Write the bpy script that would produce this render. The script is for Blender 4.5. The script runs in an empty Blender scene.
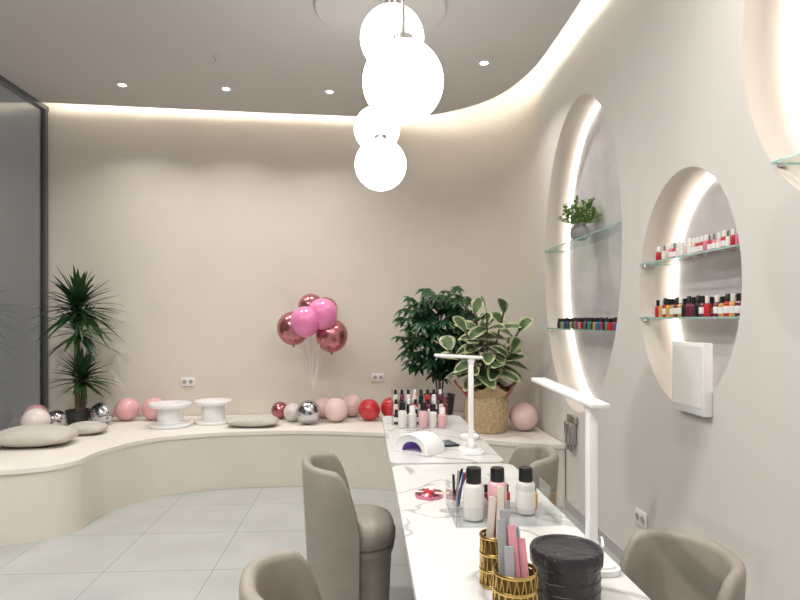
import bpy, bmesh, math, random
from mathutils import Vector, Matrix
random.seed(7)
scene = bpy.context.scene
try:
    scene.view_settings.view_transform = 'Standard'
    scene.view_settings.look = 'None'
except Exception: pass

# ------------------------------------------------------------- materials
def mat(name, col, rough=0.6, metal=0.0, noise=0.0, nscale=8.0, bump=0.0, emit=0.0, ecol=None, trans=0.0, coat=0.0, sss=0.0, ior=1.45):
    m = bpy.data.materials.new(name); m.use_nodes = True
    nt = m.node_tree; b = nt.nodes['Principled BSDF']
    b.inputs['Base Color'].default_value = (*col, 1)
    b.inputs['Roughness'].default_value = rough
    b.inputs['Metallic'].default_value = metal
    b.inputs['Transmission Weight'].default_value = trans
    b.inputs['Coat Weight'].default_value = coat
    b.inputs['IOR'].default_value = ior
    if emit:
        b.inputs['Emission Color'].default_value = (*(ecol or col), 1)
        b.inputs['Emission Strength'].default_value = emit
    if noise or bump:
        tc = nt.nodes.new('ShaderNodeTexCoord'); n = nt.nodes.new('ShaderNodeTexNoise')
        n.inputs['Scale'].default_value = nscale; n.inputs['Detail'].default_value = 5
        nt.links.new(tc.outputs['Object'], n.inputs['Vector'])
        if noise:
            r = nt.nodes.new('ShaderNodeValToRGB')
            r.color_ramp.elements[0].position = .3; r.color_ramp.elements[1].position = .7
            r.color_ramp.elements[0].color = (*[max(0, c*(1-noise)) for c in col], 1)
            r.color_ramp.elements[1].color = (*[min(1, c*(1+noise)) for c in col], 1)
            nt.links.new(n.outputs['Fac'], r.inputs['Fac']); nt.links.new(r.outputs['Color'], b.inputs['Base Color'])
        if bump:
            bp = nt.nodes.new('ShaderNodeBump'); bp.inputs['Strength'].default_value = bump; bp.inputs['Distance'].default_value = .01
            nt.links.new(n.outputs['Fac'], bp.inputs['Height']); nt.links.new(bp.outputs['Normal'], b.inputs['Normal'])
    return m

WALL = mat('wall_paint', (.685, .635, .57), .85, noise=.03, nscale=1.5)
WALLR = mat('wall_paint_right', (.66, .64, .605), .85, noise=.03, nscale=1.5)
CEIL = mat('ceiling_paint', (.60, .57, .55), .9, noise=.02, nscale=1)
COVEP = mat('cove_paint', (.75, .72, .68), .9)
NICHE = mat('niche_plaster', (.62, .60, .60), .7, noise=.10, nscale=5)
JAMB = mat('niche_jamb', (.64, .57, .51), .75)
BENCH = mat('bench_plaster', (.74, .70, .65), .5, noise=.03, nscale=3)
TRIM = mat('trim_grey', (.42, .41, .40), .5)
CHAIR = mat('chair_leatherette', (.27, .245, .21), .48, noise=.06, nscale=14, bump=.08)
CHAIRD = mat('chair_seam', (.14, .12, .10), .6)
PANEL = mat('table_panel', (.25, .235, .22), .5, noise=.05)
WHITE = mat('white_plastic', (.80, .80, .80), .3, coat=.3)
WHITEM = mat('white_matte', (.75, .75, .74), .6)
BLACK = mat('black_plastic', (.012, .012, .014), .3, noise=.2, nscale=60)
BLACKW = mat('black_film', (.02, .02, .023), .22, bump=.9, nscale=45)
DARK = mat('dark_cavity', (.06, .03, .14), .5, emit=.12, ecol=(.5, .25, 1))
CHROME = mat('chrome', (.75, .75, .75), .12, metal=1)
STEEL = mat('brushed_steel', (.45, .44, .42), .3, metal=1)
FRAME = mat('window_frame', (.16, .165, .17), .35, metal=.6)
GLOBE = mat('globe_opal_glass', (1, 1, 1), .2, emit=7.0, ecol=(1, .985, .96))
LED = mat('led_strip', (1, 1, 1), .5, emit=8.5, ecol=(1, .95, .88))
COVE = mat('cove_led', (1, 1, 1), .5, emit=30, ecol=(1, .94, .83))
SPOT = mat('downlight_lens', (1, 1, 1), .5, emit=22, ecol=(1, .98, .95))
LEAF1 = mat('yucca_leaf', (.022, .07, .02), .45, noise=.4, nscale=20)
LEAF2 = mat('schefflera_leaf', (.014, .06, .02), .35, noise=.4, nscale=15)
LEAF3 = mat('small_leaf', (.15, .27, .06), .5, noise=.4, nscale=30)
LEAFG = mat('rubber_leaf_green', (.085, .14, .06), .3, noise=.5, nscale=14)
LEAFD = mat('rubber_leaf_dark', (.04, .085, .03), .3, noise=.4, nscale=14)
LEAFC = mat('rubber_leaf_cream', (.46, .48, .29), .35, noise=.2, nscale=18)
BARK = mat('bark', (.12, .085, .055), .9, noise=.4, nscale=40, bump=.6)
SOIL = mat('soil', (.03, .02, .015), .95, noise=.4, nscale=50)
POTD = mat('dark_pot', (.05, .05, .05), .5)
VASE = mat('grey_vase', (.33, .33, .32), .4, noise=.1)
PINK = mat('balloon_pink', (.74, .40, .42), .22, coat=.5)
PINKL = mat('balloon_light_pink', (.78, .56, .55), .22, coat=.5)
PEARL = mat('balloon_pearl', (.72, .65, .63), .22, coat=.5)
HOT = mat('balloon_hot_pink', (.80, .22, .46), .2, coat=.5)
ROSE = mat('balloon_rose_chrome', (.50, .19, .21), .2, metal=.8)
RED = mat('balloon_red', (.55, .03, .04), .2, coat=.5)
SILV = mat('balloon_silver', (.58, .58, .60), .15, metal=1)
STRING = mat('string', (.8, .76, .76), .7)
CUSH = mat('cushion_linen', (.50, .47, .42), .9, noise=.05, nscale=30, bump=.2)
GOLD = mat('gold_metal', (.62, .42, .15), .25, metal=1, noise=.1, nscale=40)
LIN = mat('holder_lining', (.16, .11, .04), .5, metal=.7)
LIQ = mat('bottle_clear', (.66, .64, .62), .15, coat=.5)
LIQP = mat('bottle_pink', (.68, .40, .42), .15, coat=.5)
LABEL = mat('label_white', (.78, .77, .75), .5)
REDW = mat('red_lacquer', (.45, .02, .03), .3)
BASKET = mat('basket_weave', (.50, .37, .22), .8, noise=.25, nscale=50, bump=.8)
WRAP = mat('red_wrap', (.40, .035, .04), .35)
WRAPG = mat('gold_wrap', (.50, .36, .20), .35)
F1 = mat('file_grey', (.35, .36, .38), .8); F2 = mat('file_pink', (.65, .28, .33), .8)
F3 = mat('file_teal', (.12, .32, .36), .8); F4 = mat('file_beige', (.62, .55, .48), .8)
POL = [mat('polish_%d' % i, c, .2, coat=.4) for i, c in enumerate([(.5, .02, .03), (.7, .5, .48), (.15, .02, .05), (.75, .72, .68), (.05, .10, .30), (.65, .2, .3), (.6, .35, .1), (.08, .25, .2)])]

def glassy(name, tint, f0=.03, f90=.8, rough=0.0):
    m = bpy.data.materials.new(name); m.use_nodes = True; nt = m.node_tree
    for n in list(nt.nodes): nt.nodes.remove(n)
    o = nt.nodes.new('ShaderNodeOutputMaterial'); mx = nt.nodes.new('ShaderNodeMixShader')
    t = nt.nodes.new('ShaderNodeBsdfTransparent'); g = nt.nodes.new('ShaderNodeBsdfGlossy')
    lw = nt.nodes.new('ShaderNodeLayerWeight'); lw.inputs['Blend'].default_value = .5
    pw = nt.nodes.new('ShaderNodeMath'); pw.operation = 'POWER'; pw.inputs[1].default_value = 5
    ma = nt.nodes.new('ShaderNodeMath'); ma.operation = 'MULTIPLY_ADD'; ma.inputs[1].default_value = f90-f0; ma.inputs[2].default_value = f0
    t.inputs['Color'].default_value = (*tint, 1); g.inputs['Roughness'].default_value = rough
    nt.links.new(lw.outputs['Facing'], pw.inputs[0]); nt.links.new(pw.outputs[0], ma.inputs[0])
    nt.links.new(ma.outputs[0], mx.inputs[0]); nt.links.new(t.outputs[0], mx.inputs[1]); nt.links.new(g.outputs[0], mx.inputs[2])
    nt.links.new(mx.outputs[0], o.inputs[0]); return m
ACRY = glassy('acrylic_clear', (.965, .975, .975), .04)
SHELFG = glassy('shelf_glass', (.90, .96, .94), .03, .5)
WINGLASS = glassy('window_glass', (.60, .61, .61), .14, .85)
EDGEG = mat('glass_edge_green', (.28, .50, .45), .15, coat=.5)

def tile_mat():
    m = bpy.data.materials.new('floor_tiles'); m.use_nodes = True; nt = m.node_tree; b = nt.nodes['Principled BSDF']
    tc = nt.nodes.new('ShaderNodeTexCoord'); br = nt.nodes.new('ShaderNodeTexBrick')
    mp = nt.nodes.new('ShaderNodeMapping'); mp.inputs['Location'].default_value = (.25, .18, 0)
    br.offset = 0; br.inputs['Scale'].default_value = 1; br.inputs['Brick Width'].default_value = .6; br.inputs['Row Height'].default_value = .6
    br.inputs['Mortar Size'].default_value = .0025; br.inputs['Mortar Smooth'].default_value = .1
    br.inputs['Color1'].default_value = (.47, .48, .47, 1); br.inputs['Color2'].default_value = (.455, .465, .455, 1); br.inputs['Mortar'].default_value = (.28, .28, .275, 1)
    n = nt.nodes.new('ShaderNodeTexNoise'); n.inputs['Scale'].default_value = 2.2; n.inputs['Detail'].default_value = 8
    mx = nt.nodes.new('ShaderNodeMixRGB'); mx.blend_type = 'MULTIPLY'; mx.inputs[0].default_value = .3
    nt.links.new(tc.outputs['Object'], mp.inputs[0]); nt.links.new(mp.outputs[0], br.inputs['Vector']); nt.links.new(tc.outputs['Object'], n.inputs['Vector'])
    nt.links.new(br.outputs['Color'], mx.inputs[1]); nt.links.new(n.outputs['Fac'], mx.inputs[2]); nt.links.new(mx.outputs[0], b.inputs['Base Color'])
    b.inputs['Roughness'].default_value = .24
    return m
def marble_mat():
    m = bpy.data.materials.new('marble_top'); m.use_nodes = True; nt = m.node_tree; b = nt.nodes['Principled BSDF']
    tc = nt.nodes.new('ShaderNodeTexCoord'); n = nt.nodes.new('ShaderNodeTexNoise'); n.inputs['Scale'].default_value = 1.7; n.inputs['Detail'].default_value = 3; n.inputs['Distortion'].default_value = .8
    r = nt.nodes.new('ShaderNodeValToRGB'); e = r.color_ramp.elements
    e[0].position = .480; e[0].color = (.62, .615, .605, 1); e[1].position = .515; e[1].color = (.62, .615, .605, 1)
    k = e.new(.5); k.color = (.36, .355, .35, 1)
    nt.links.new(tc.outputs['Object'], n.inputs['Vector']); nt.links.new(n.outputs['Fac'], r.inputs[0]); nt.links.new(r.outputs[0], b.inputs['Base Color'])
    b.inputs['Roughness'].default_value = .25; return m
TILE = tile_mat(); MARBLE = marble_mat()
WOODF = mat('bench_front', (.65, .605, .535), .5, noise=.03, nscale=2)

# ------------------------------------------------------------- mesh builder
class MB:
    def __init__(s): s.v = []; s.f = []; s.fm = []; s.mats = []; s.clamp = None
    def mi(s, m):
        if m not in s.mats: s.mats.append(m)
        return s.mats.index(m)
    def add(s, vs, fs, m, M=None):
        o = len(s.v); k = s.mi(m)
        for p in vs:
            p = Vector(p)
            if M is not None: p = M @ p
            s.v.append(p)
        for f in fs: s.f.append([i+o for i in f]); s.fm.append(k)
        return s
    def lathe(s, prof, m, loc=(0, 0, 0), seg=32, M=None, sx=1, sy=1):
        vs = []; fs = []; rings = []
        for r, z in prof:
            if r < 1e-6: rings.append([len(vs)]); vs.append((0, 0, z))
            else:
                rings.append(list(range(len(vs), len(vs)+seg)))
                for i in range(seg):
                    a = 2*math.pi*i/seg; vs.append((r*math.cos(a)*sx, r*math.sin(a)*sy, z))
        for a, b in zip(rings, rings[1:]):
            if len(a) == 1 and len(b) == 1: continue
            for i in range(seg):
                j = (i+1) % seg
                if len(a) == 1: fs.append([a[0], b[j], b[i]])
                elif len(b) == 1: fs.append([a[i], a[j], b[0]])
                else: fs.append([a[i], a[j], b[j], b[i]])
        T = Matrix.Translation(loc)
        if M is not None: T = T @ M
        return s.add(vs, fs, m, T)
    def sphere(s, r, m, loc, sx=1, sy=1, sz=1, n=14, seg=28):
        return s.lathe([(r*math.sin(math.pi*i/n), -r*sz*math.cos(math.pi*i/n)) for i in range(n+1)], m, loc, seg, sx=sx, sy=sy)
    def box(s, size, loc, m, bev=0.0, rot=None, segs=2):
        bm = bmesh.new(); bmesh.ops.create_cube(bm, size=1)
        bmesh.ops.scale(bm, vec=size, verts=bm.verts)
        if bev > 0: bmesh.ops.bevel(bm, geom=bm.edges[:], offset=bev, segments=segs, affect='EDGES', profile=.5)
        bm.verts.ensure_lookup_table(); bm.verts.index_update()
        vs = [v.co.copy() for v in bm.verts]; fs = [[v.index for v in f.verts] for f in bm.faces]; bm.free()
        T = Matrix.Translation(loc)
        if rot is not None: T = T @ rot
        return s.add(vs, fs, m, T)
    def tube(s, pts, r, m, seg=8, closed=False):
        pts = [Vector(p) for p in pts]; n = len(pts); rs = r if isinstance(r, (list, tuple)) else [r]*n
        vs = []; fs = []; up = Vector((0.13, .07, 1)).normalized()
        for i, p in enumerate(pts):
            a = pts[(i-1) % n] if (closed or i > 0) else p; b = pts[(i+1) % n] if (closed or i < n-1) else p
            d = (b-a).normalized(); u = d.cross(up)
            if u.length < .05: u = d.cross(Vector((1, 0, 0)))
            u.normalize(); w = d.cross(u)
            for k in range(seg):
                an = 2*math.pi*k/seg; vs.append(p+(u*math.cos(an)+w*math.sin(an))*rs[i])
        for i in range(n if closed else n-1):
            j = (i+1) % n
            for k in range(seg):
                l = (k+1) % seg; fs.append([i*seg+k, i*seg+l, j*seg+l, j*seg+k])
        if not closed: fs.append(list(range(seg))[::-1]); fs.append([(n-1)*seg+k for k in range(seg)])
        return s.add(vs, fs, m)
    def prism(s, pts, z0, z1, m, mside=None):
        n = len(pts); vs = [(x, y, z0) for x, y in pts]+[(x, y, z1) for x, y in pts]
        s.add(vs, [list(range(n))[::-1], [n+i for i in range(n)]], m)
        s.add(vs, [[i, (i+1) % n, n+(i+1) % n, n+i] for i in range(n)], mside or m)
        return s
    def leaf(s, base, d, L, W, m, droop=.3, n=6, up=Vector((0, 0, 1)), shape='lance', fold=.25, m2=None, inner=.66):
        base = Vector(base); d = Vector(d).normalized(); side = d.cross(up)
        if side.length < .05: side = Vector((1, 0, 0))
        side.normalize(); nor = side.cross(d).normalized()
        cols = 5 if m2 else 3; vs = []
        for i in range(n+1):
            t = i/n
            c = base+d*(L*t)+Vector((0, 0, -1))*(droop*L*t*t)
            if shape == 'lance': w = W*min(1, (t*5+.4))*(1-t**3)
            else: w = W*math.sin(math.pi*min(1, t*.93+.05))**.7
            w = max(w, .0008)
            ii = inner+random.uniform(-.1, .1)
            offs = (-1, -ii, 0, ii, 1) if m2 else (-1, 0, 1)
            for o in offs:
                p = c+side*(o*w/2)+nor*(abs(o)*fold*w/2)
                if s.clamp: p = s.clamp(p)
                vs.append(p)
        quads = {}
        for i in range(n):
            for k in range(cols-1):
                a = i*cols+k; q = [a, a+1, a+cols+1, a+cols]
                inn = m2 and k in (1, 2) and i < n-1
                quads.setdefault(bool(inn), []).append(q)
        for key, qs in quads.items(): s.add(vs, qs, m2 if key else m)
        return s
    def build(s, name, loc=(0, 0, 0), rz=0, parent=None, angle=38, merge=False):
        me = bpy.data.meshes.new(name); me.from_pydata([tuple(p) for p in s.v], [], s.f)
        for m in s.mats: me.materials.append(m)
        me.polygons.foreach_set('material_index', s.fm)
        bm = bmesh.new(); bm.from_mesh(me)
        if merge: bmesh.ops.remove_doubles(bm, verts=bm.verts, dist=1e-5)
        bmesh.ops.recalc_face_normals(bm, faces=bm.faces)
        bmesh.ops.delete(bm, geom=[v for v in bm.verts if not v.link_faces], context='VERTS')
        bm.to_mesh(me); bm.free()
        me.polygons.foreach_set('use_smooth', [True]*len(me.polygons))
        me.set_sharp_from_angle(angle=math.radians(angle))
        o = bpy.data.objects.new(name, me); scene.collection.objects.link(o)
        o.location = loc; o.rotation_euler = (0, 0, rz)
        if parent: o.parent = parent
        return o

def catmull(P, n=10, closed=False):
    out = []; N = len(P)
    rng = range(N if closed else N-1)
    for i in rng:
        if closed: p = [P[(i+k-1) % N] for k in range(4)]
        else: p = [P[max(0, min(N-1, i+k-1))] for k in range(4)]
        for j in range(n):
            t = j/n
            out.append(tuple(.5*((2*p[1][c])+(-p[0][c]+p[2][c])*t+(2*p[0][c]-5*p[1][c]+4*p[2][c]-p[3][c])*t*t+(-p[0][c]+3*p[1][c]-3*p[2][c]+p[3][c])*t**3) for c in range(len(P[0]))))
    if not closed: out.append(tuple(P[-1]))
    return out

# ------------------------------------------------------------- room shell
RW = 1.5; H = 3.40; HT = 3.66
GX = -3.0
MB().box((7.2, 9.6, .1), (-.9, 1.9, -.05), TILE).build('floor')
corner = [(.6+.9*math.cos(a), 5.1+1.0*math.sin(a)) for a in [math.pi/2*i/24 for i in range(25)]]
inner = corner+[(-3.05, 5.86)]
outer = [(-3.05, 6.3), (1.75, 6.3), (1.75, 5.1)]
MB().prism(inner+outer, 0, HT, WALL).build('wall_back')
niches = [(4.18, 1.86, .755, 1.11), (2.755, 1.555, .447, .56), (1.66, 2.50, .645, .76)]
cu = bpy.data.curves.new('wr', 'CURVE'); cu.dimensions = '2D'; cu.fill_mode = 'BOTH'; cu.extrude = .1
def poly(pts):
    sp = cu.splines.new('POLY'); sp.points.add(len(pts)-1)
    for i, p in enumerate(pts): sp.points[i].co = (p[0], p[1], 0, 1)
    sp.use_cyclic_u = True
poly([(-2.5, 0), (5.1, 0), (5.1, HT), (-2.5, HT)])
NS = 128
for cy, cz, a, b in niches: poly([(cy+a*math.cos(2*math.pi*i/NS), cz+b*math.sin(2*math.pi*i/NS)) for i in range(NS)])
tmp = bpy.data.objects.new('tmp', cu); scene.collection.objects.link(tmp)
bpy.context.view_layer.update()
me = bpy.data.meshes.new_from_object(tmp.evaluated_get(bpy.context.evaluated_depsgraph_get()))
bpy.data.objects.remove(tmp)
me.transform(Matrix(((0, 0, 1, RW+.1), (1, 0, 0, 0), (0, 1, 0, 0), (0, 0, 0, 1))))
bm = bmesh.new(); bm.from_mesh(me); bmesh.ops.remove_doubles(bm, verts=bm.verts, dist=1e-5); bmesh.ops.recalc_face_normals(bm, faces=bm.faces); bm.to_mesh(me); bm.free()
me.materials.clear(); me.materials.append(WALLR); me.materials.append(JAMB)
for p in me.polygons:
    p.material_index = 1 if (abs(p.normal.x) < .5 and .05 < p.center.z < HT-.05 and -2.4 < p.center.y < 5.05) else 0
wr = bpy.data.objects.new('wall_right', me); scene.collection.objects.link(wr)
MB().box((.06, 7.6, HT), (RW+.2+.03, 1.3, HT/2), NICHE).build('wall_right_niche_backing')
MB().box((4.8, .1, HT), (-.75, -2.55, HT/2), WALLR).build('wall_rear')
edge = catmull([(1.35, -2.4), (1.35, 1.0), (1.35, 3.4), (1.355, 4.1), (1.33, 4.75), (1.17, 5.32), (.82, 5.72), (.35, 5.90), (-.6, 5.88), (-1.57, 5.81), (-2.98, 5.70)], 10)
MB().prism(edge+[(-2.98, -2.4)], H, H+.04, CEIL).build('ceiling')
MB().box((5.1, 9.0, .06), (-.68, 1.9, HT+.03), COVEP).build('ceiling_upper')
off = []
for i, p in enumerate(edge):
    a = Vector(edge[max(0, i-1)]); b = Vector(edge[min(len(edge)-1, i+1)]); d = (b-a).normalized(); nrm = Vector((-d.y, d.x))
    q = Vector(p)+nrm*.045; off.append((q.x, q.y, H+.057))
MB().tube(off, .014, COVE, 6).build('cove_led_strip')
def disc_plate(name, x, y, r):
    MB().lathe([(0, -.03), (r-.01, -.03), (r, -.022), (r, 0)], CEIL, seg=72).build(name, (x, y, H))
disc_plate('ceiling_canopy', .1, 3.83, .42)
disc_plate('ceiling_canopy', -.95, 3.4, .42)
MB().box((.012, 6.9, .07), (RW-.006, 1.0, .035), TRIM).build('baseboard_right')
g = MB(); g.box((.012, 8.2, H-.1), (GX, 1.72, H/2), WINGLASS); g.build('window_1')
fr = MB()
for y in (5.80, 3.3, .8, -1.4): fr.box((.05, .05, H) if y > 5 else (.03, .012, H), (GX, y, H/2), FRAME, 0)
fr.box((.06, 8.3, .04), (GX, 1.68, H-.02), FRAME); fr.box((.06, 8.3, .08), (GX, 1.68, .04), FRAME)
fr.build('trim_window_frame')
MB().box((.1, 9.6, 4), (-5.2, 1.9, 2), mat('exterior_wall_paint', (.30, .295, .29), .8, noise=.35, nscale=.8)).build('wall_exterior')
# ------------------------------------------------------------- bench
BH = .47
front = catmull([(-2.94, 3.82), (-2.6, 3.80), (-2.27, 3.85), (-2.02, 3.95), (-1.90, 4.12), (-1.88, 4.40), (-1.70, 4.80), (-1.36, 5.00), (-.95, 5.08), (-.50, 5.09), (.12, 4.96), (.7, 4.72), (1.15, 4.50), (1.49, 4.40)], 8)
backb = [(1.49, 5.09)]+[(x-.012, y-.012) for x, y in corner[1:]]+[(-2.94, 5.86)]
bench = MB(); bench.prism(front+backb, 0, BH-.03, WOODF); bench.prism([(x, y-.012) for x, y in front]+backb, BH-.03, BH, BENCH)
bench.build('built_in_bench')

# ------------------------------------------------------------- pendants
def pendant(name, x, y, z, r):
    o = MB()
    o.sphere(r, GLOBE, (0, 0, 0), n=24, seg=48)
    o.lathe([(0, r-.01), (.035, r-.006), (.035, r+.02), (.008, r+.025), (.008, r+.15), (0, r+.15)], STEEL, seg=20)
    o.tube([(0, 0, r+.14), (0, 0, H-.05-z)], .0035, STEEL)
    o.lathe([(0, H-.03-z), (.05, H-.03-z), (.05, H-.055-z), (0, H-.055-z)], STEEL, seg=24)
    o.build(name, (x, y, z))
pendant('globe_pendant_lamp', .139, 2.19, 2.27, .148)
pendant('globe_pendant_lamp', .126, 2.79, 2.71, .148)
pendant('globe_pendant_lamp', .09, 3.46, 2.295, .148)
pendant('globe_pendant_lamp', .078, 3.9, 2.64, .148)
def area(name, loc, size, power, col=(1, .965, .915), rot=(0, 0, 0), spread=math.pi):
    l = bpy.data.lights.new(name, 'AREA'); l.shape = 'DISK'; l.size = size; l.energy = power; l.color = col; l.spread = spread
    o = bpy.data.objects.new(name, l); scene.collection.objects.link(o); o.location = loc; o.rotation_euler = rot; return o
for x, y in [(-2.06, 5.23), (-1.2, 5.27), (-.31, 5.28), (.925, 4.62), (-2.1, 2.6), (-.9, 1.6), (.9, 1.9), (-.9, -.6), (.9, -.4), (-2.3, -.5)]:  # back ones are real fittings; nearer ones are unseen, added to brighten the room
    o = MB(); o.lathe([(.03, -.004), (.045, -.006), (.05, 0), (.03, 0)], WHITEM, seg=28); o.lathe([(0, -.003), (.03, -.003), (.03, -.001), (0, -.001)], SPOT, seg=28)
    o.build('real_or_added_downlight', (x, y, H))
    area('real_or_added_downlight_light', (x, y, H-.02), .1, 8 if y > 4 else (42 if x < 0 else 16), spread=math.radians(120 if y > 4 else 155))
sp = MB(); sp.lathe([(0, -.05), (.012, -.05), (.012, -.045), (.004, -.04), (.006, -.02), (.02, -.01), (.022, 0)], CHROME, seg=16); sp.build('fire_sprinkler', (-1.13, 4.62, H))

# ------------------------------------------------------------- tables
def rrect(x0, x1, y0, y1, r, n=6):
    out = []
    for cx, cy, a0 in ((x1-r, y1-r, 0), (x0+r, y1-r, 90), (x0+r, y0+r, 180), (x1-r, y0+r, 270)):
        for i in range(n+1):
            a = math.radians(a0+90*i/n); out.append((cx+r*math.cos(a), cy+r*math.sin(a)))
    return out
def table(name, x0, x1, y0, y1):
    o = MB(); cx, cy = (x0+x1)/2, (y0+y1)/2
    R = lambda i: [(x-cx, y-cy) for x, y in rrect(x0+i, x1-i, y0+i, y1-i, .05)]
    o.prism(R(0), .722, .748, MARBLE); o.prism(R(.002), .748, .75, MARBLE)
    o.prism(R(.02), .70, .722, STEEL)
    L = (y1-y0)/2
    for sgn in (-1, 1): o.box((.26, .05, .70), (.06, sgn*(L-.16), .35), PANEL, .006)
    o.box((.04, 2*L-.34, .45), (.10, 0, .475), PANEL, .004)
    o.build(name, (cx, cy, 0))
table('manicure_table', .115, .645, 2.72, 4.07)
table('manicure_table', .12, .665, 1.12, 2.69)

# ------------------------------------------------------------- chairs
def chair(name, x, y, rz, k_=1.0):
    o = MB()
    def sq(r, z, k=.86):
        pts = []
        for i in range(48):
            a = 2*math.pi*i/48; c, s_ = math.cos(a), math.sin(a)
            rr = r/((abs(c)**3.2+abs(s_)**3.2)**(1/3.2)); pts.append((rr*c, rr*s_, z))
        return pts
    prof = [(.15, .03), (.165, .04), (.168, .10), (.175, .28), (.18, .365), (.19, .39), (.186, .405), (.197, .425), (.199, .465), (.189, .497), (.16, .513), (.09, .52), (.01, .522)]
    vs = []; fs = []
    for r, z in prof: vs += sq(r, z)
    for i in range(len(prof)-1):
        for k in range(48): l = (k+1) % 48; fs.append([i*48+k, i*48+l, (i+1)*48+l, (i+1)*48+k])
    fs.append(list(range(48))[::-1]); fs.append([(len(prof)-1)*48+k for k in range(48)])
    o.add(vs, fs, CHAIR, Matrix.Translation((.0, 0, 0)))
    o.tube([(p[0], p[1], .41) for p in sq(.190, .41)], .004, CHAIRD, 6, closed=True)
    o.lathe([(0, 0), (.15, 0), (.155, .02), (.14, .035), (0, .035)], STEEL, seg=40)
    A = math.radians(93); NA = 48; vs = []; fs = []
    for i in range(NA+1):
        u = -1+2*i/NA; a = math.pi+u*A; au = abs(u)
        top = .775-.03*au**2-.22*max(0, (au-.66)/.34)**2.4
        bot = .12+.05*au**2
        th = .046*(1-.25*au**4)
        endk = max(0.25, min(1, ((1-au)*12)**.5)) if au > .9 else 1
        th *= endk
        c, s_ = math.cos(a), math.sin(a); rr0 = 1/((abs(c)**2.4+abs(s_)**2.4)**(1/2.4))
        loop = []
        K = 7
        Ro = lambda z: (.206+.034*(z-.12)/.6)*rr0
        for k in range(K+1):
            z = bot+(top-th*.5-bot)*k/K; loop.append((Ro(z), z))
        for k in range(1, 5):
            an = math.pi*k/5; loop.append((Ro(top)-th*.5+th*.5*math.cos(an), top-th*.5+th*.5*math.sin(an)))
        for k in range(K+1):
            z = top-th*.5-(top-th*.5-bot)*k/K; loop.append((Ro(z)-th, z))
        m_ = len(loop)
        for r, z in loop: vs.append((r*c, r*s_*.97, z))
    for i in range(NA):
        for k in range(m_): l = (k+1) % m_; fs.append([i*m_+k, i*m_+l, (i+1)*m_+l, (i+1)*m_+k])
    fs.append(list(range(m_))); fs.append([NA*m_+k for k in range(m_)][::-1])
    o.add(vs, fs, CHAIR)
    for i, v in enumerate(o.v): o.v[i] = Vector((v.x*k_, v.y*k_, v.z))
    return o.build(name, (x, y, 0), rz, angle=50)
chair('tub_chair', -.055, 2.74, .1, .95)
chair('tub_chair', -.085, 1.52, .15, .93)
chair('tub_chair', .80, 1.60, math.pi+.25, .84)
chair('tub_chair', .70, 2.88, math.pi-.1, .95)

# ------------------------------------------------------------- desk lamps
def desk_lamp(name, x, y, height, head, az, rz=0):
    o = MB()
    o.prism(rrect(-.055, .055, -.08, .08, .03), 0, .014, WHITE); o.prism(rrect(-.045, .045, -.07, .07, .025), .014, .020, WHITE)
    o.box((.024, .036, height), (0, 0, height/2+.015), WHITE, .005)
    o.box((.03, .045, .05), (0, 0, .045), WHITE, .008)
    o.lathe([(0, -.02), (.015, -.02), (.015, .02), (0, .02)], WHITE, (0, 0, height+.018), 20, M=Matrix.Rotation(math.pi/2, 4, 'X'))
    d = Vector((math.cos(az), math.sin(az), 0)); R = Matrix.Rotation(az, 4, 'Z') @ Matrix.Rotation(-.05, 4, 'Y')
    c = d*(head/2-.06)
    o.box((head, .052, .013), (c.x, c.y, height+.04), WHITE, .005, R)
    o.box((head*.85, .038, .003), (c.x, c.y, height+.0325), WHITEM, 0, R)
    o.build(name, (x, y, .751), rz)
desk_lamp('desk_lamp', .60, 1.56, .40, .47, math.pi/2+.06)
desk_lamp('desk_lamp', .52, 2.93, .43, .24, math.radians(172))

# ------------------------------------------------------------- nail lamp
def nail_lamp(name, x, y, rz):
    o = MB(); N = 20
    ys = [(-.09, .93), (-.085, .98), (-.05, 1.0), (0, 1.0), (.04, .97), (.07, .88), (.09, .7), (.10, .45), (.103, .05)]
    vs = []; fs = []
    for yy, k in ys:
        for i in range(N+1):
            a = math.pi*i/N; vs.append((.105*k*math.cos(a), yy, .095*(k**.8)*math.sin(a)**.8 if i not in (0, N) else 0))
    for j in range(len(ys)-1):
        for i in range(N): fs.append([j*(N+1)+i, j*(N+1)+i+1, (j+1)*(N+1)+i+1, (j+1)*(N+1)+i])
    o.add(vs, fs, WHITE)
    vs = []
    for yy, s1 in ((-.09, 1.0), (-.075, .62), (.05, .6)):
        for i in range(N+1):
            a = math.pi*i/N; k = .98 if s1 == 1.0 else s1; vs.append((.105*.93/.98*k*math.cos(a), yy, .095*.94*k*math.sin(a)**.8 if i not in (0, N) else 0))
    fs1 = [[i, i+1, N+2+i, N+1+i] for i in range(N)]; o.add(vs, fs1, WHITE)
    fs2 = [[N+1+i, N+2+i, 2*N+3+i, 2*N+2+i] for i in range(N)]+[[2*(N+1)+i for i in range(N+1)]]
    o.add(vs, fs2, DARK)
    o.box((.15, .15, .004), (0, -.01, .002), WHITEM)
    o.build(name, (x, y, .7515), rz)
nail_lamp('nail_curing_lamp', .28, 2.97, -.75)

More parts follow.
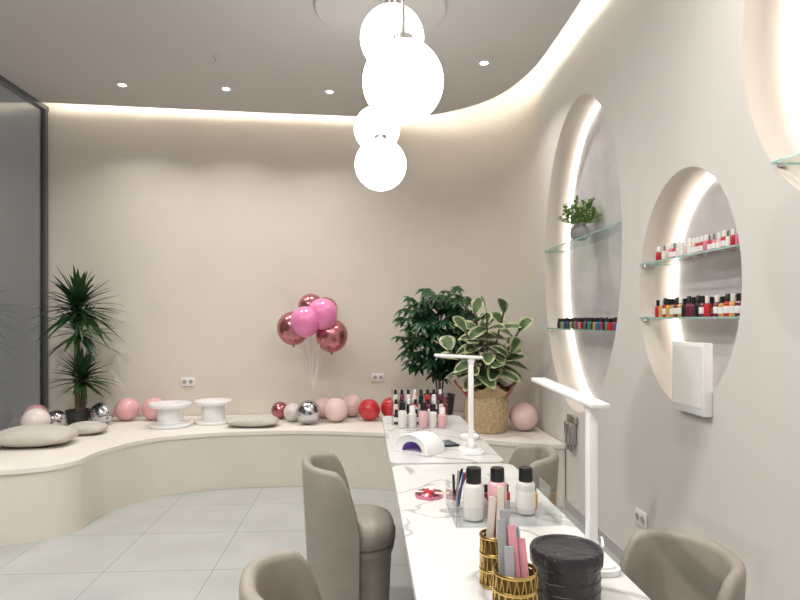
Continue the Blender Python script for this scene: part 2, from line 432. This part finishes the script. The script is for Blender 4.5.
# ------------------------------------------------------------- bottles
def bottle(o, x, y, z, r, h, body, cap, label=None, seg=16):
    o.lathe([(0, 0), (r*.9, 0), (r, h*.05), (r, h*.55), (r*.9, h*.62), (r*.45, h*.68), (r*.45, h*.70)], body, (x, y, z), seg)
    o.lathe([(0, h*.68), (r*.62, h*.68), (r*.60, h*.98), (r*.5, h), (0, h)], cap, (x, y, z), seg)
    if label: o.lathe([(r*1.01, h*.15), (r*1.015, h*.16), (r*1.015, h*.45), (r*1.01, h*.46)], label, (x, y, z), seg)
def big_bottle(name, x, y, body, h=.16, r=.032, label=None):
    o = MB()
    o.lathe([(0, 0), (r*.92, 0), (r, h*.04), (r, h*.62), (r*.85, h*.68), (r*.6, h*.71), (0, h*.71)], body, seg=28)
    o.lathe([(0, h*.70), (r*.72, h*.70), (r*.75, h*.72), (r*.72, h*.97), (r*.65, h), (0, h)], BLACK, seg=28)
    if label: o.lathe([(r*1.01, h*.12), (r*1.02, h*.13), (r*1.02, h*.5), (r*1.01, h*.51)], label, seg=28)
    o.build(name, (x, y, .7515+.004))
big_bottle('liquid_bottle', .353, 1.935, LIQ, .165, .034)
big_bottle('liquid_bottle', .443, 1.99, LIQP, .15, .032)
big_bottle('liquid_bottle', .538, 1.985, LIQ, .15, .032, LABEL)
o = MB(); x0, x1, y0, y1 = .285, .62, 1.86, 2.10
o.box((x1-x0, y1-y0, .003), ((x0+x1)/2, (y0+y1)/2, .7525), ACRY)
for sx in (x0, x1): o.box((.003, y1-y0, .09), (sx, (y0+y1)/2, .797), ACRY)
for sy in (y0, y1): o.box((x1-x0, .003, .09 if sy == y1 else .06), ((x0+x1)/2, sy, .797 if sy == y1 else .782), ACRY)
o.box((.003, .2, .06), (.395, 1.98, .785), ACRY)
for i in range(4):
    bottle(o, (.420, .425, .49, .585)[i], (2.06, 1.92, 2.06, 2.05)[i], .7545, .014, .075, POL[(2, 5, 0, 6)[i]], BLACK, seg=14)
o.build('acrylic_organizer')
o = MB()
for i in range(5):
    bx, by_ = .305+.008*(i % 3), 2.03+.012*i
    o.tube([(bx, by_, .76), (bx-.005+.012*i, by_-.004, .875+.01*(i % 2))], .0045, [BLACK, STEEL, POL[4], BLACK, REDW][i], 8)
o.build('nail_art_brushes')
o = MB()
for i in range(20):
    a = 2*math.pi*i/20
    o.box((.030, .0115, .005), (.036*math.cos(a), .036*math.sin(a), .014), [POL[0], POL[2], BLACK, POL[5], LABEL][i % 5], .002, Matrix.Rotation(a, 4, 'Z'))
o.lathe([(0, 0), (.050, 0), (.052, .010), (.046, .012), (0, .012)], POL[5], seg=32)
o.lathe([(0, .012), (.021, .012), (.019, .019), (0, .020)], REDW, seg=24)
o.build('nail_colour_swatch_wheel', (.235, 2.20, .7505))
def holder(name, x, y, r, h, files, lean):
    o = MB()
    o.lathe([(0, .0), (r, .0), (r, .006), (r-.002, .006), (0, .006)], GOLD, seg=36)
    for z in (.004, h*.33, h*.66, h):
        o.lathe([(r, z-.004), (r+.0015, z-.002), (r+.0015, z+.002), (r, z+.004), (r-.002, z+.004), (r-.002, z-.004), (r, z-.004)], GOLD, seg=36)
    o.lathe([(r-.006, .006), (r-.006, h-.004), (r-.007, h-.004), (r-.007, .006)], LIN, seg=36)
    n = 18
    for i in range(n):
        a = 2*math.pi*i/n; b = a+2*math.pi/n
        for p, q in ((a, b), (b, a)):
            o.tube([((r-.001)*math.cos(p), (r-.001)*math.sin(p), .005), ((r-.001)*math.cos((p+q)/2), (r-.001)*math.sin((p+q)/2), h/2), ((r-.001)*math.cos(q), (r-.001)*math.sin(q), h)], .0016, GOLD, 5)
    for i, (m_, L, w_) in enumerate(files):
        a = 2.4*i; rad = r*.5*((i+.5)/len(files))**.5*1.3
        R = Matrix.Rotation(lean+random.uniform(-.05, .05), 4, 'Y') @ Matrix.Rotation(random.uniform(-.1, .1), 4, 'X') @ Matrix.Rotation(random.uniform(-.5, .5), 4, 'Z')
        o.box((w_, .003, L), (rad*math.cos(a)+math.sin(lean)*L*.5, rad*math.sin(a), L/2+.008), m_, .0012, R)
    o.build(name, (x, y, .7515))
holder('nail_file_holder', .318, 1.46, .036, .12, [(F1, .22, .016), (F2, .20, .016), (F4, .235, .018), (F1, .19, .016), (F4, .21, .018), (F1, .20, .014)], .07)
holder('nail_file_holder', .325, 1.285, .048, .105, [(F3, .19, .018), (F1, .23, .02), (F2, .20, .018), (F4, .18, .018), (F1, .21, .02), (F2, .17, .018), (F4, .22, .016), (F1, .16, .02)], -.04)
o = MB()
o.lathe([(0, 0), (.072, 0), (.078, .006), (.078, .078), (.080, .082), (.083, .086), (.084, .112), (.080, .119), (.072, .120), (.068, .116), (0, .115)], BLACKW, seg=56)
for z in (.03, .055): o.lathe([(.0775, z-.003), (.0795, z), (.0775, z+.003)], BLACKW, seg=56)
o.build('black_jar', (.470, 1.38, .7515))

# back table rack
o = MB(); rx, ry = .17, 3.72
for t, z in enumerate((.0, .055, .11)):
    o.box((.34, .05, .003), (.17, t*.05, z+.002), ACRY); o.box((.34, .002, .03), (.17, t*.05-.025, z+.015), ACRY)
    for i in range(8): bottle(o, .024+i*.041, t*.05, z+.004, .015, .09, [BLACK, POL[1], POL[3], POL[2], LIQ, POL[0]][(i*5+t*2) % 6], [BLACK, BLACK, BLACK, LABEL][(i*3+t) % 4], LABEL if i % 3 == 0 else None)
for sx in (0, .34): o.box((.003, .155, .22), (sx, .05, .11), ACRY)
o.box((.34, .003, .22), (.17, .128, .11), ACRY)
o.build('nail_polish_rack', (rx, ry, .7515))
for i, (bx, bm_) in enumerate([(.225, LIQ), (.285, LIQ), (.35, LIQP), (.41, LIQ), (.465, LIQP)]):
    oo = MB(); h, r = [.155, .13, .15, .14, .12][i], .026
    oo.lathe([(0, 0), (r*.92, 0), (r, h*.04), (r, h*.62), (r*.6, h*.71), (0, h*.71)], bm_, seg=24)
    oo.lathe([(0, h*.70), (r*.72, h*.70), (r*.7, h), (0, h)], [BLACK, WHITE, BLACK, BLACK, WHITE][i], seg=24)
    oo.build('liquid_bottle', (bx, 3.60+.01*(i % 2), .7515))
o = MB(); o.box((.08, .14, .008), (0, 0, .004), BLACK, .003); o.box((.07, .12, .001), (0, 0, .0088), mat('screen_glass', (.12, .16, .2), .1)); o.build('smartphone', (.43, 3.12, .7515), .3)
o = MB(); o.lathe([(0, 0), (.05, 0), (.055, .01), (.055, .02), (.045, .012), (0, .012)], WHITE, seg=28); o.build('small_dish', (.57, 3.25, .7515))

# ------------------------------------------------------------- shelves
def half_chord(n, z): cy, cz, a, b = niches[n]; return a*math.sqrt(max(0, 1-((z-cz)/b)**2))
shelf_defs = [(0, 1.97), (0, 1.33), (1, 1.70), (1, 1.41), (2, 1.975)]
for n, z in shelf_defs:
    hc = half_chord(n, z)-.010; cy = niches[n][0]; o = MB()
    o.box((.19, 2*hc, .008), (0, 0, 0), SHELFG)
    o.box((.002, 2*hc, .008), (-.096, 0, 0), EDGEG)
    for e in (-1, 1): o.box((.19, .002, .008), (0, e*(hc+.001), 0), EDGEG)
    for e in (-1, 1): o.box((.03, .014, .022), (-.065, e*(hc-.008), -.004), CHROME, .003)
    o.build('glass_shelf', (RW+.085, cy, z))
for n, (cy, cz, a, b) in enumerate(niches):
    o = MB(); o.tube([(0, (a-.012)*math.cos(2*math.pi*i/96), (b-.012)*math.sin(2*math.pi*i/96)) for i in range(96)], .006, LED, 6, closed=True)
    o.build('niche_led_strip', (RW+.192, cy, cz))
def row(name, n, z, y0, y1, step, rows, h, r, bodies, caps, label=None):
    o = MB()
    for j in range(rows):
        y = y0
        while y < y1:
            if random.random() > .06: bottle(o, -j*.042, y-y0, 0, r, h*random.uniform(.92, 1.05), random.choice(bodies), random.choice(caps), label if random.random() > .4 else None, 12)
            y += step
    o.build(name, (RW+.13, y0, z+.0045))
row('nail_polish_bottles', 1, 1.70, 2.40, 3.09, .034, 3, .082, .0135, [POL[0], POL[5], POL[3], POL[1], REDW], [LABEL, LABEL, LABEL, CHROME], LABEL)
row('nail_polish_bottles', 1, 1.41, 2.40, 3.10, .038, 3, .095, .016, [POL[0], POL[6], POL[2], POL[3], BLACK], [BLACK, BLACK, POL[3]], LABEL)
row('nail_polish_bottles', 0, 1.33, 3.62, 4.72, .034, 3, .08, .0135, [POL[4], POL[0], POL[2], POL[7], POL[6], BLACK], [BLACK])
row('nail_polish_bottles', 2, 1.975, 1.3, 1.95, .034, 3, .085, .0135, [POL[0], POL[5], POL[3]], [LABEL])
o = MB()
o.sphere(.072, VASE, (0, 0, .060), sz=.84)
o.lathe([(.045, .105), (.042, .122), (.050, .130), (.040, .130), (.036, .105)], VASE)
for i in range(44):
    a = random.uniform(0, 6.28); el = random.uniform(.15, 1.35); d = Vector((math.cos(a)*math.cos(el), math.sin(a)*math.cos(el), math.sin(el)))
    st = Vector((0, 0, .115)); L = random.uniform(.12, .22)
    o.tube([st, st+d*L*.95], .0015, LEAF3, 4)
    for k in range(8):
        t = .3+.7*k/7; a2 = random.uniform(0, 6.28); dd = (d+Vector((math.cos(a2), math.sin(a2), .3))*.9)
        o.leaf(st+d*L*t, dd, .045, .022, LEAF3, .3, 3, shape='oval')
for i, v in enumerate(o.v):
    if v.x > .12: o.v[i] = Vector((.12, v.y, v.z))
o.build('potted_succulent', (RW+.065, 4.29, 1.9755))

o = MB(); o.box((.04, .27, .32), (0, 0, 0), WHITE, .004); o.box((.004, .24, .27), (-.021, 0, .01), LABEL)
o.build('white_wall_box', (RW-.0215, 2.64, 1.14))
o = MB()
for k in (-1, 1):
    o.box((.06, .05, .16), (0, k*.035, .02), STEEL, .012); o.lathe([(0, 0), (.02, 0), (.02, .05), (0, .055)], STEEL, (0, k*.035, -.10), 16)
o.box((.03, .16, .05), (.015, 0, .12), STEEL, .006); o.build('soap_dispenser', (RW-.032, 4.22, .57))
def outlet(name, loc, rz, n=2):
    o = MB(); o.box((.13, .010, .085), (0, 0, 0), WHITE, .003)
    for k in range(n):
        x = (-.03, .03)[k]; R = Matrix.Rotation(math.pi/2, 4, 'X')
        o.lathe([(0, 0), (.019, 0), (.021, .003), (.021, 0)], TRIM, (x, -.0055, 0), 20, M=R)
        for e in (-1, 1): o.lathe([(0, .0035), (.003, .0035), (.003, .002)], BLACK, (x+e*.007, -.0045, 0), 8, M=R)
    return o.build(name, loc, rz)
bs = math.atan2(.24, 3.65)
def by(x): return 6.1-(.6-x)*.24/3.65
outlet('wall_outlet', (-1.72, by(-1.72)-.007, .80), bs); outlet('wall_outlet', (.13, by(.13)-.007, .82), bs)
outlet('wall_outlet', (RW-.007, 3.17, .325), -math.pi/2)

# ------------------------------------------------------------- balloons
def balloon(x, y, r, m, name='balloon'):
    o = MB(); n = 18; pr = []
    for i in range(n+1):
        t = math.pi*i/n; zz = -math.cos(t); k = 1.0+(.10 if zz < 0 else 0)*abs(zz)**2
        pr.append((r*math.sin(t), r*zz*k))
    tilt = random.uniform(.9, 2.0)
    M = Matrix.Rotation(random.uniform(0, 6.28), 4, 'Z') @ Matrix.Rotation(tilt, 4, 'Y')
    o.lathe(pr, m, (0, 0, 0), 32, M=M)
    o.lathe([(0, -r*1.09), (.008, -r*1.1), (.012, -r*1.1-.018), (0, -r*1.1-.014)], m, (0, 0, 0), 12, M=M)
    low = min(v.z for v in o.v)
    o.build(name, (x, y, BH-low+.001))
for x, y, r, m in [(-2.66, 5.02, .108, PEARL), (-2.84, 5.36, .10, PINK), (-2.60, 5.22, .085, SILV), (-2.33, 5.46, .10, SILV), (-2.19, 5.68, .105, PINK), (-1.96, 5.70, .105, PINK),
                   (-.80, 5.70, .08, ROSE), (-.66, 5.55, .085, PEARL), (-.505, 5.39, .108, SILV), (-.39, 5.74, .10, PINKL), (-.267, 5.50, .11, PINKL), (-.13, 5.78, .11, PINKL),
                   (.036, 5.56, .10, RED), (.245, 5.66, .10, RED), (1.33, 4.97, .12, PINKL)]:
    balloon(x, y, r, m)
grp = bpy.data.objects.new('balloon_bouquet', None); scene.collection.objects.link(grp); grp.location = (-.48, 5.62, BH)
o = MB(); B = [(-.18, -.03, .86, .15, ROSE), (-.06, -.14, .92, .135, HOT), (.09, -.08, .99, .14, HOT), (.17, .02, .79, .15, ROSE), (-.03, .1, 1.06, .12, ROSE), (.10, .17, 1.03, .12, ROSE)]
for i, (x, y, z, r, m) in enumerate(B):
    pr = [(r*math.sin(math.pi*k/18), -r*math.cos(math.pi*k/18)*(1.1 if k < 9 else 1)) for k in range(19)]
    q = MB(); q.lathe(pr, m, seg=36); q.lathe([(0, -r*1.09), (.007, -r*1.1), (.011, -r*1.1-.016), (0, -r*1.1-.012)], m, seg=12)
    q.build('balloon_part_%d' % i, (x, y, z), parent=grp)
    o.tube(catmull([(x, y, z-r*1.1), (x*.5, y*.5, .60), (0, 0, .28)], 5), .003, STRING, 5)
o.lathe([(0, 0), (.05, 0), (.055, .02), (.02, .10), (.006, .16), (.005, .29), (0, .29)], PEARL, seg=20)
o.build('strings_and_weight', parent=grp)

for x, y, r in [(-1.70, 5.36, .175), (-1.37, 5.52, .165)]:
    o = MB(); h = .205
    o.lathe([(0, 0), (r*.97, 0), (r, .006), (r, .022), (r*.97, .028), (r*.66, .034), (r*.62, .044), (r*.62, h-.05), (r*.66, h-.038), (r*.97, h-.032), (r, h-.026), (r, h-.006), (r*.97, h), (r*.35, h), (r*.33, h-.006), (0, h-.006)], WHITE, seg=48)
    o.build('foot_spa_stand', (x, y, BH+.001))
def cushion(x, y, a, b, h, rz):
    o = MB(); N = 24; vs = []; fs = []
    for sgn in (1, -1):
        for i in range(N+1):
            for j in range(N+1):
                u, v = math.sin(math.pi/2*(-1+2*i/N)), math.sin(math.pi/2*(-1+2*j/N))
                e = (max(0, 1-u**2))**.4*(max(0, 1-v**2))**.4
                k = (abs(u)**4+abs(v)**4)**.25; kk = max(abs(u), abs(v)); f = kk/k if k > 0 else 1
                vs.append((u*f*a, v*f*b, (h*.42+sgn*h*(.58 if sgn > 0 else .42)*e)))
    for base in (0, (N+1)**2):
        for i in range(N):
            for j in range(N): q = base+i*(N+1)+j; fs.append([q, q+1, q+N+2, q+N+1])
    o.add(vs, fs, CUSH); o.build('seat_cushion', (x, y, BH+.001), rz, merge=True, angle=100)
cushion(-2.44, 4.60, .27, .19, .15, .1); cushion(-2.27, 5.04, .15, .13, .10, .1); cushion(-.98, 5.32, .22, .13, .10, -.05)

# ------------------------------------------------------------- plants
def clampf(ox, oy):
    def f(p):
        X = p.x+ox; Y = p.y+oy
        X = max(X, GX+.03); Y = min(Y, by(min(X, .6))-.02)
        X = min(X, RW-.02)
        if X > .6 and Y > 5.1:
            k = math.hypot((X-.6)/.88, (Y-5.1)/.98)
            if k > 1: X = .6+(X-.6)/k; Y = 5.1+(Y-5.1)/k
        return Vector((X-ox, Y-oy, p.z))
    return f
def yucca(name, x, y, trunk, clusters, potr=.10):
    o = MB(); o.clamp = clampf(x, y)
    o.lathe([(0, 0), (potr*.8, 0), (potr, .12), (potr*1.05, .13), (potr*.92, .13), (potr*.9, .115), (0, .115)], POTD)
    o.lathe([(0, .118), (potr*.88, .117)], SOIL)
    for pts in trunk:
        o.tube(catmull(pts, 6), .024, BARK, 10)
    for cx, cy, cz, n, L, lo in clusters:
        for i in range(n):
            a = random.uniform(0, 6.28); el = lo+(1.45-lo)*(i/n)
            d = Vector((math.cos(a)*math.cos(el), math.sin(a)*math.cos(el), math.sin(el)))
            o.leaf((cx, cy, cz+.10*i/n), d, L*random.uniform(.8, 1.1), .040, LEAF1, droop=random.uniform(.1, .4), n=6, fold=.3)
    o.build(name, (x, y, BH+.001))
yucca('yucca_plant', -2.55, 5.50, [[(0, 0, .1), (-.01, 0, .5), (.0, 0, .98)], [(.03, .02, .1), (.04, .02, .3), (.03, 0, .42)]],
      [(0, 0, .98, 105, .42, -.5), (.0, 0, .78, 45, .38, -.5), (.03, 0, .36, 85, .31, -.3)])
yucca('potted_palm', -2.78, 4.14, [[(0, 0, .1), (0, 0, .18)]], [(0, 0, .10, 38, .36, .0)])

def schefflera(name, x, y):
    o = MB(); o.clamp = clampf(x, y)
    o.lathe([(0, 0), (.11, 0), (.14, .24), (.145, .25), (.13, .25), (.125, .23), (0, .23)], POTD)
    for k in range(4):
        a = k*1.57; o.tube(catmull([(.02*math.cos(a), .02*math.sin(a), .22), (.05*math.cos(a), .05*math.sin(a), .6), (.10*math.cos(a), .10*math.sin(a), .95)], 5), .009, BARK, 6)
    for i in range(230):
        u = random.uniform(-1, 1); a = random.uniform(0, 6.28); r = random.uniform(.5, 1)
        q = math.sqrt(1-u*u)
        c = Vector((.38*r*q*math.cos(a), .30*r*q*math.sin(a), .83+.44*r*u)); c = o.clamp(c)
        up = Vector((random.uniform(-.4, .4), random.uniform(-.9, .1), 1)).normalized()
        for k in range(7):
            an = 2*math.pi*k/7+random.uniform(-.2, .2)
            e1 = up.cross(Vector((1, 0, 0))).normalized(); e2 = up.cross(e1)
            d = e1*math.cos(an)+e2*math.sin(an)+up*.05
            o.leaf(c, d, random.uniform(.07, .11), .038, LEAF2, .45, 4, up=up, shape='oval')
    o.build(name, (x, y, BH+.001))
schefflera('schefflera_plant', .68, 5.45)

def rubber(name, x, y):
    o = MB(); o.clamp = clampf(x, y)
    prof = [(0, 0)]
    for i in range(25): z = .36*i/24; prof.append((.155+.03*math.sin(math.pi*i/24)+.004*(i % 2), z))
    prof += [(.15, .36), (.14, .33), (0, .33)]
    o.lathe(prof, BASKET, seg=48)
    vs = []; fs = []; N = 96
    for j in range(5):
        for i in range(N):
            a = 2*math.pi*i/N; rr = .165+.08*j/4+.035*(j/4)*math.sin(5*a)+.012*math.sin(17*a)*(j/4); vs.append((rr*math.cos(a), rr*math.sin(a), .28+.11*j/4+.035*(j/4)*math.sin(7*a)))
    for j in range(4):
        for i in range(N): fs.append([j*N+i, j*N+(i+1) % N, (j+1)*N+(i+1) % N, (j+1)*N+i])
    cv = [o.clamp(Vector(v)) for v in vs]
    isred = lambda k: ((k % N)//12) in (0, 3, 4, 7)
    o.add(cv, [f for k, f in enumerate(fs) if isred(k)], WRAP); o.add(cv, [f for k, f in enumerate(fs) if not isred(k)], WRAPG)
    for s_ in range(9):
        a = s_*.698+.3; R = (.14, .32, .26)[s_ % 3]
        tip = Vector((R*math.cos(a), R*.7*math.sin(a)-.06, (.99, .68, .84)[s_ % 3]))
        pts = catmull([(.04*math.cos(a), .04*math.sin(a), .32), (tip.x*.45, tip.y*.45, .32+.5*(tip.z-.32)), tuple(tip)], 6)
        o.tube(pts, .008, BARK, 6)
        for i in range(8):
            t = .35+.65*i/7; p = Vector(pts[min(len(pts)-1, int(t*(len(pts)-1)))]); an = i*2.4+s_
            el = -.05+1.1*(i/7)**2; d = Vector((math.cos(an)*math.cos(el), math.sin(an)*math.cos(el)-.15, math.sin(el)))
            o.leaf(p, d, random.uniform(.20, .26), random.uniform(.11, .14), LEAFC, .35, 9, shape='oval', fold=.15, m2=LEAFG if random.random() < .6 else LEAFD, up=Vector((random.uniform(-.3, .3), -.6, 1)).normalized(), inner=random.uniform(.55, .75))
    o.build(name, (x, y, BH+.001), angle=80)
rubber('rubber_plant_in_basket', 1.02, 4.98)

c = MB(); c.tube(catmull([(.672, 1.66, .757), (.70, 1.76, .74), (.71, 1.95, .5), (.8, 2.2, .1), (1.0, 2.4, .008), (1.3, 2.9, .008), (1.45, 3.1, .05), (1.47, 3.16, .27)], 8), .004, WHITE, 6)
c.build('power_cable')

# ------------------------------------------------------------- world & camera
w = bpy.data.worlds.new('world'); scene.world = w; w.use_nodes = True
w.node_tree.nodes['Background'].inputs[0].default_value = (.62, .60, .58, 1); w.node_tree.nodes['Background'].inputs[1].default_value = .7
cam = bpy.data.cameras.new('camera'); cam.sensor_width = 36; cam.lens = 27; cam.shift_y = .025; cam.clip_start = .05
co = bpy.data.objects.new('camera', cam); scene.collection.objects.link(co); co.location = (0, 0, 1.4); co.rotation_euler = (math.radians(90), 0, math.radians(-3.34))
scene.camera = co
